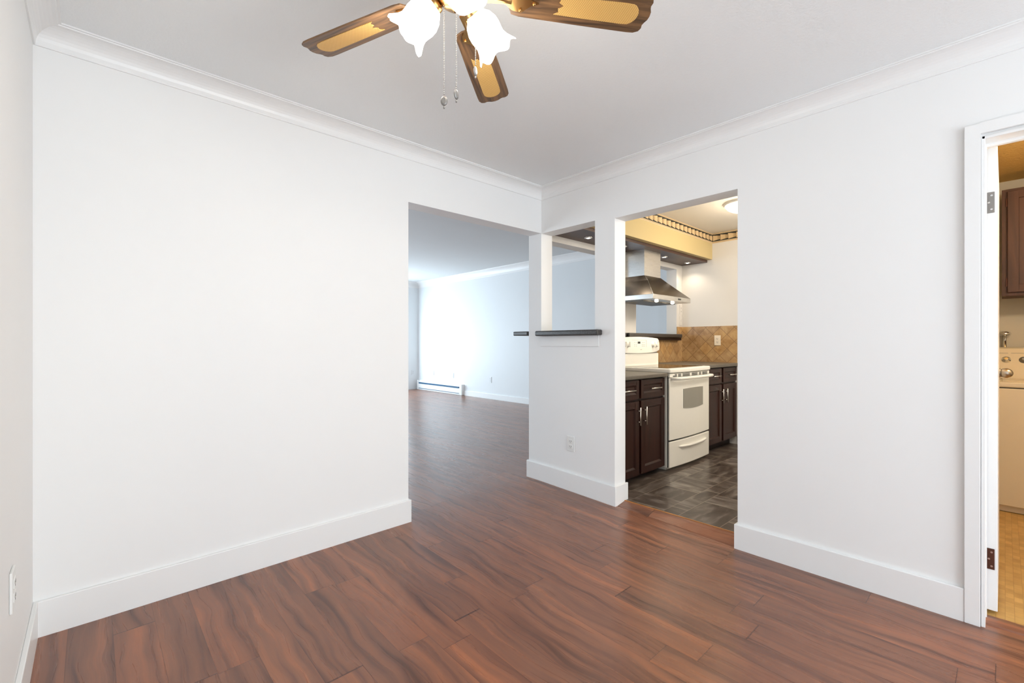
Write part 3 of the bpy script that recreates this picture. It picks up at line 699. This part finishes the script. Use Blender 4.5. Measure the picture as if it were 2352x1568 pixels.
outlet((L - .006, 2.262, 1.213), (-1, 0, 0), 'ivory outlet on the tan diamond tiles', G, IVORY)
outlet((5.305, K, 1.590), (0, -1, 0), 'cream outlet high beside the kitchen opening, upper of two', G, KWALL, .062)
outlet((5.305, K, 1.455), (0, -1, 0), 'cream switch plate just above the tiles, lower of two', G, KWALL, .062, kind='switch', name='light_switch', cat='switch')
outlet((xl, 7.09, .438), (-1, 0, 0), 'small outlet on the far living wall right of the heater', G, LIVP)
outlet((xl, 8.40, .46), (-1, 0, 0), 'small outlet above the right half of the baseboard heater', G, LIVP)
outlet((xl, 9.20, .48), (-1, 0, 0), 'faint outlet above the middle of the baseboard heater', G, LIVP)
outlet((5.80, ye, .47), (0, -1, 0), 'faint outlet on the shaded living room end wall', G, LIVP)

# ------------------------------------------------------------ baseboard heater
hy0_, hy1_ = 7.97, 9.80; fl = fz(5.9, 8)
e = empty('baseboard_heater', (5.91, 8.88, fl), 'long white electric baseboard heater on the far living room wall', 'heater')
pr = [(5.949, fl + .004), (5.884, fl + .004), (5.884, fl + .032), (5.880, fl + .045), (5.880, fl + .135), (5.895, fl + .150), (5.898, fl + .175), (5.890, fl + .185), (5.900, fl + .222), (5.949, fl + .232)]
MB().prism([(x, hy0_ + .06, z) for x, z in pr], (0, hy1_ - hy0_ - .12, 0)).build('casing', TRIM, e)
for y in (hy0_, hy1_ - .06): MB().box(5.874, y, fl + .003, 5.949, y + .06, fl + .234).build('end_cap', TRIM, e, bevel=.003)
MB().box(5.879, hy0_ + .12, fl + .150, 5.902, hy1_ - .07, fl + .178).build('outlet_slot', BLUESLOT, e)
MB().box(5.878, hy0_ + .10, fl + .033, 5.890, hy1_ - .07, fl + .044).build('intake_slot', BLUESLOT, e)

# ------------------------------------------------------------ laundry things
wx, wy0, wy1 = 4.65, -.60, .075
wm = empty('washing_machine', (4.96, -.26, .006), 'almond white top load washing machine in the laundry room', 'washing machine')
MB().box(wx, wy0, .055, 5.24, wy1, .868).box(wx + .03, wy0 + .03, .008, 5.2, wy1 - .03, .055).build('cabinet_body', APPL2, wm, bevel=.006)
MB().box(wx + .004, wy0 + .004, .866, 5.23, wy1 - .004, .874).build('top_seam', DARK, wm)
MB().box(wx - .003, wy0, .873, 5.24, wy1, .912).build('washer_top', APPL2, wm, bevel=.010, seg=3)
MB().box(wx + .05, wy0 + .06, .911, 5.04, wy1 - .06, .917).build('lid', APPL2, wm, bevel=.003)
cp = MB().prism([(5.05, wy0 + .01, .913), (5.24, wy0 + .01, .913), (5.24, wy0 + .01, 1.135), (5.20, wy0 + .01, 1.150), (5.15, wy0 + .01, 1.142)], (0, wy1 - wy0 - .02, 0)).build('console', APPL2, wm, bevel=.006)
nrm = Vector((-.92, 0, .40)).normalized()
for y in (-.005, -.095, -.30):
    MB().lathe([(.026, 0), (.025, .004), (.015, .008), (.013, .022), (.010, .024)], (5.112, y, 1.055), nrm, 20).build('dial', CHROME if y > -.05 else HGREY, cp)
mk = MB()
for y in (.03, -.05, -.14): mk.box(5.132, y - .045, 1.104, 5.137, y + .02, 1.1065)
mk.build('panel_markings', MARK, cp)
cbx = empty('wall_cabinet', (5.14, -.40, 1.53), 'brown walnut wall cabinet above the washing machine', 'cabinet')
MB().box(5.0, -.80, 1.53, 5.298, .017, 2.318).build('carcass', WALN, cbx)
MB().box(4.985, -.02, 1.53, 5.0, .017, 2.318).box(4.985, -.80, 2.285, 5.0, -.02, 2.318).box(4.985, -.80, 1.53, 5.0, -.02, 1.565).build('face_frame', WALN, cbx, bevel=.001)
def yz_door(y0, y1, z0, z1, xf):
    mb = MB(); r = .055
    mb.box(xf, y0, z0, xf + .018, y0 + r, z1).box(xf, y1 - r, z0, xf + .018, y1, z1).box(xf, y0 + r, z0, xf + .018, y1 - r, z0 + r).box(xf, y0 + r, z1 - r, xf + .018, y1 - r, z1).box(xf + .008, y0 + r, z0 + r, xf + .018, y1 - r, z1 - r)
    return mb
for (a, b) in ((-.40, -.012), (-.79, -.41)):
    o = yz_door(a, b, 1.555, 2.298, 4.966).build('cabinet_door', WALN, cbx, bevel=.002)
    for z in (1.63, 2.22): MB().box(4.975, b, z - .03, 4.986, b + .008, z + .03).build('hinge', HBROWN, o)
pp = MB().cyl((5.27, .002, .93), (5.27, .002, 1.245), .011, 14)
pp.lathe([(.010, 0), (.030, .006), (.036, .020), (.030, .034), (.012, .040)], (5.27, .002, 1.235), (0, 0, 1), 24)
pp.cyl((5.27, .002, 1.0), (5.302, .002, 1.0), .008)
tag(pp.build('water_pipe', CHROME), 'chrome pipe with a round flared top behind the washing machine', 'pipe')
light('laundry_added_lamp', 'POINT', (3.55, -.75, 2.15), 40, (1, .87, .68), shadow_soft_size=.08)  # unseen lamp, added to light the laundry room
e = empty('laundry_added_bulb', (3.55, -.75, 2.455), 'unseen bare bulb fixture added to light the laundry room', 'ceiling light')
MB().lathe([(.06, 0), (.06, .02), (.03, .05), (.024, .09)], (3.55, -.75, 2.454), (0, 0, -1), 20).build('socket_base', PLAST, e)
MB().sphere((3.55, -.75, 2.33), .03, 14, 10, (1, 1, 1.3)).build('bulb', emit('laundry_bulb_glow', (1, .75, .4), 12), e)

# ------------------------------------------------------------ ceiling fan
FX, FY, FZ = .805, 1.12, 2.235
fan = empty('ceiling_fan', (FX, FY, 2.44), 'five blade ceiling fan with cane inlaid wooden blades and three lit tulip shades', 'ceiling fan')
MB().lathe([(.07, 0), (.072, .012), (.060, .035), (.030, .050)], (FX, FY, 2.4395), (0, 0, -1), 32).build('canopy', BRASS, fan)
MB().lathe([(.030, 0), (.055, .004), (.105, .020), (.118, .045), (.118, .085), (.100, .108), (.075, .118), (.075, .135), (.055, .150), (.035, .156)], (FX, FY, 2.395), (0, 0, -1), 40).build('motor_housing', BRASS, fan)
# blade outline in its own frame: x outward
def blade_outline():
    P = [(.175, -.050), (.165, -.030), (.163, 0), (.165, .030), (.175, .050), (.20, .0555), (.40, .0625), (.565, .0665), (.590, .0655), (.606, .058), (.611, .046), (.609, .034),
         (.6115, .026), (.618, .014), (.620, 0), (.618, -.014), (.6115, -.026), (.609, -.034), (.611, -.046), (.606, -.058), (.590, -.0655), (.565, -.0665), (.40, -.0625), (.20, -.0555)]
    return P
def cane_outline():
    P = [(.335, 0), (.318, .010), (.322, .022), (.308, .031)]
    P += [(.40, .034), (.53, .036)]
    for i in range(1, 12):
        a = PI / 2 - PI * i / 12; P.append((.545 + .034 * math.cos(a), .036 * math.sin(a)))
    P += [(.53, -.036), (.40, -.034), (.308, -.031), (.322, -.022), (.318, -.010)]
    return P
bm_ = MB().prism([(x, y, -.003) for x, y in blade_outline()], (0, 0, .006))
cm_ = MB().prism([(x, y, -.0048) for x, y in cane_outline()], (0, 0, .0025))
br_ = MB()
br_.prism([(x, y, -.0085) for x, y in [(.09, -.016), (.15, -.012), (.175, -.030), (.203, -.036), (.216, -.024), (.230, -.010), (.255, 0), (.230, .010), (.216, .024), (.203, .036), (.175, .030), (.15, .012), (.09, .016)]], (0, 0, .0045))
for p in ((.20, -.026), (.20, .026), (.240, 0)): br_.sphere((p[0], p[1], -.010), .005, 10, 6)
br_.tube([(.085, 0, .012), (.12, 0, -.002), (.17, 0, -.008)], .009, 10)
first = None
for i in range(5):
    ang = math.radians(-33.5 + 72 * i)
    if first is None:
        b = bm_.build('fan_blade', BLADE, None, bevel=.0015, org=(0, 0, 0)); cc = cm_.build('cane_panel', CANE, None, org=(0, 0, 0)); k = br_.build('blade_bracket', BRASS, None, org=(0, 0, 0))
        first = (b, cc, k)
    else:
        b, cc, k = [o.copy() for o in first]
        for o in (b, cc, k): C.objects.link(o)
    b.parent = fan; b.location = (0, 0, FZ - 2.44); b.rotation_euler = (Matrix.Rotation(ang, 3, 'Z') @ Matrix.Rotation(math.radians(-11), 3, 'X')).to_euler()
    cc.parent = b; cc.location = (0, 0, 0); cc.rotation_euler = (0, 0, 0)
    k.parent = fan; k.location = b.location; k.rotation_euler = b.rotation_euler
# light kit
MB().lathe([(.045, 0), (.052, .010), (.052, .035), (.030, .052), (.012, .060), (.006, .068)], (FX, FY, 2.243), (0, 0, -1), 32).build('light_kit_hub', BRASS, fan)
def ruffle(t, a, r, h):
    k = max(0, t - 6) / 3.0
    return r * (1 + .045 * k * math.cos(6 * a)), h + .005 * k * math.cos(6 * a + .4)
for deg in (165, 45, -75):
    a = math.radians(deg - 42.72); dr = Vector((math.cos(a), math.sin(a), 0)); ax = (dr * .80 + Vector((0, 0, -.60))).normalized()
    p0 = Vector((FX, FY, 2.205)); p1 = p0 + dr * .065 + Vector((0, 0, .006))
    MB().tube([p0 + dr * .03, p0 + dr * .05 + Vector((0, 0, .010)), p1], .009, 10).lathe([(.012, -.012), (.024, -.004), (.026, .014), (.023, .018)], p1, ax, 20).build('lamp_arm', BRASS, fan)
    sh = MB().lathe([(.022, .004), (.030, .012), (.044, .028), (.052, .048), (.053, .066), (.051, .080), (.050, .092), (.054, .105), (.061, .117), (.068, .128), (.0665, .1305),
                     (.059, .119), (.052, .107), (.048, .093), (.049, .080), (.051, .066), (.050, .048), (.042, .030), (.028, .014), (.020, .006)], p1, ax, 48, caps=False,
                    wave=lambda t, a_, r, h: ruffle(t if t <= 10 else 20 - t, a_, r, h)).build('glass_shade', SHADE, fan)
    c_ = p1 + ax * .058
    MB().sphere(tuple(c_), .024, 14, 10).build('bulb', BULB, sh)
    light('fan_lamp_light', 'POINT', tuple(p1 + ax * .15), 2.3, (1, .95, .86), shadow_soft_size=.05)
# pull chains
def chain(px, py, z0, z1, tw, label):
    mb = MB(); z = z0
    while z > z1:
        mb.sphere((px, py, z), .0019, 8, 5); z -= .0052
    mb.cyl((px, py, z1), (px, py, z0), .0006, 5)
    o = mb.build('pull_chain', CHAIN, fan)
    f = MB(); ca_, sa_ = math.cos(tw), math.sin(tw)
    ring = lambda r, d: [(px + ca_ * r * math.cos(t) - sa_ * d, py + sa_ * r * math.cos(t) + ca_ * d, z1 - .017 + r * 1.45 * math.sin(t)) for t in [2 * PI * i / 20 for i in range(20)]]
    f.loft([ring(.006, -.0035), ring(.0095, -.002), ring(.0105, 0), ring(.0095, .002), ring(.006, .0035)])
    f.cyl((px, py, z1 - .033), (px, py, z1 - .040), .0022, 8)
    f.build('pull_fob', HGREY, o)
R = lambda cx, cz: (.7347 * cx + .6784 * cz, -.6784 * cx + .7347 * cz)
cxa, cza = .7347 * FX - .6784 * FY, .6784 * FX + .7347 * FY
p = R((1020 - 1176) / 1046 * cza, cza); chain(p[0], p[1], 2.20, 1.925, math.radians(-45), 'a')
p = R((1048 - 1176) / 1046 * (cza - .03), cza - .03); chain(p[0], p[1], 2.185, 1.928, math.radians(20), 'b')
p = R((1092 - 1176) / 1046 * (cza + .06), cza + .06); chain(p[0], p[1], 2.19, 2.05, math.radians(25), 'c')
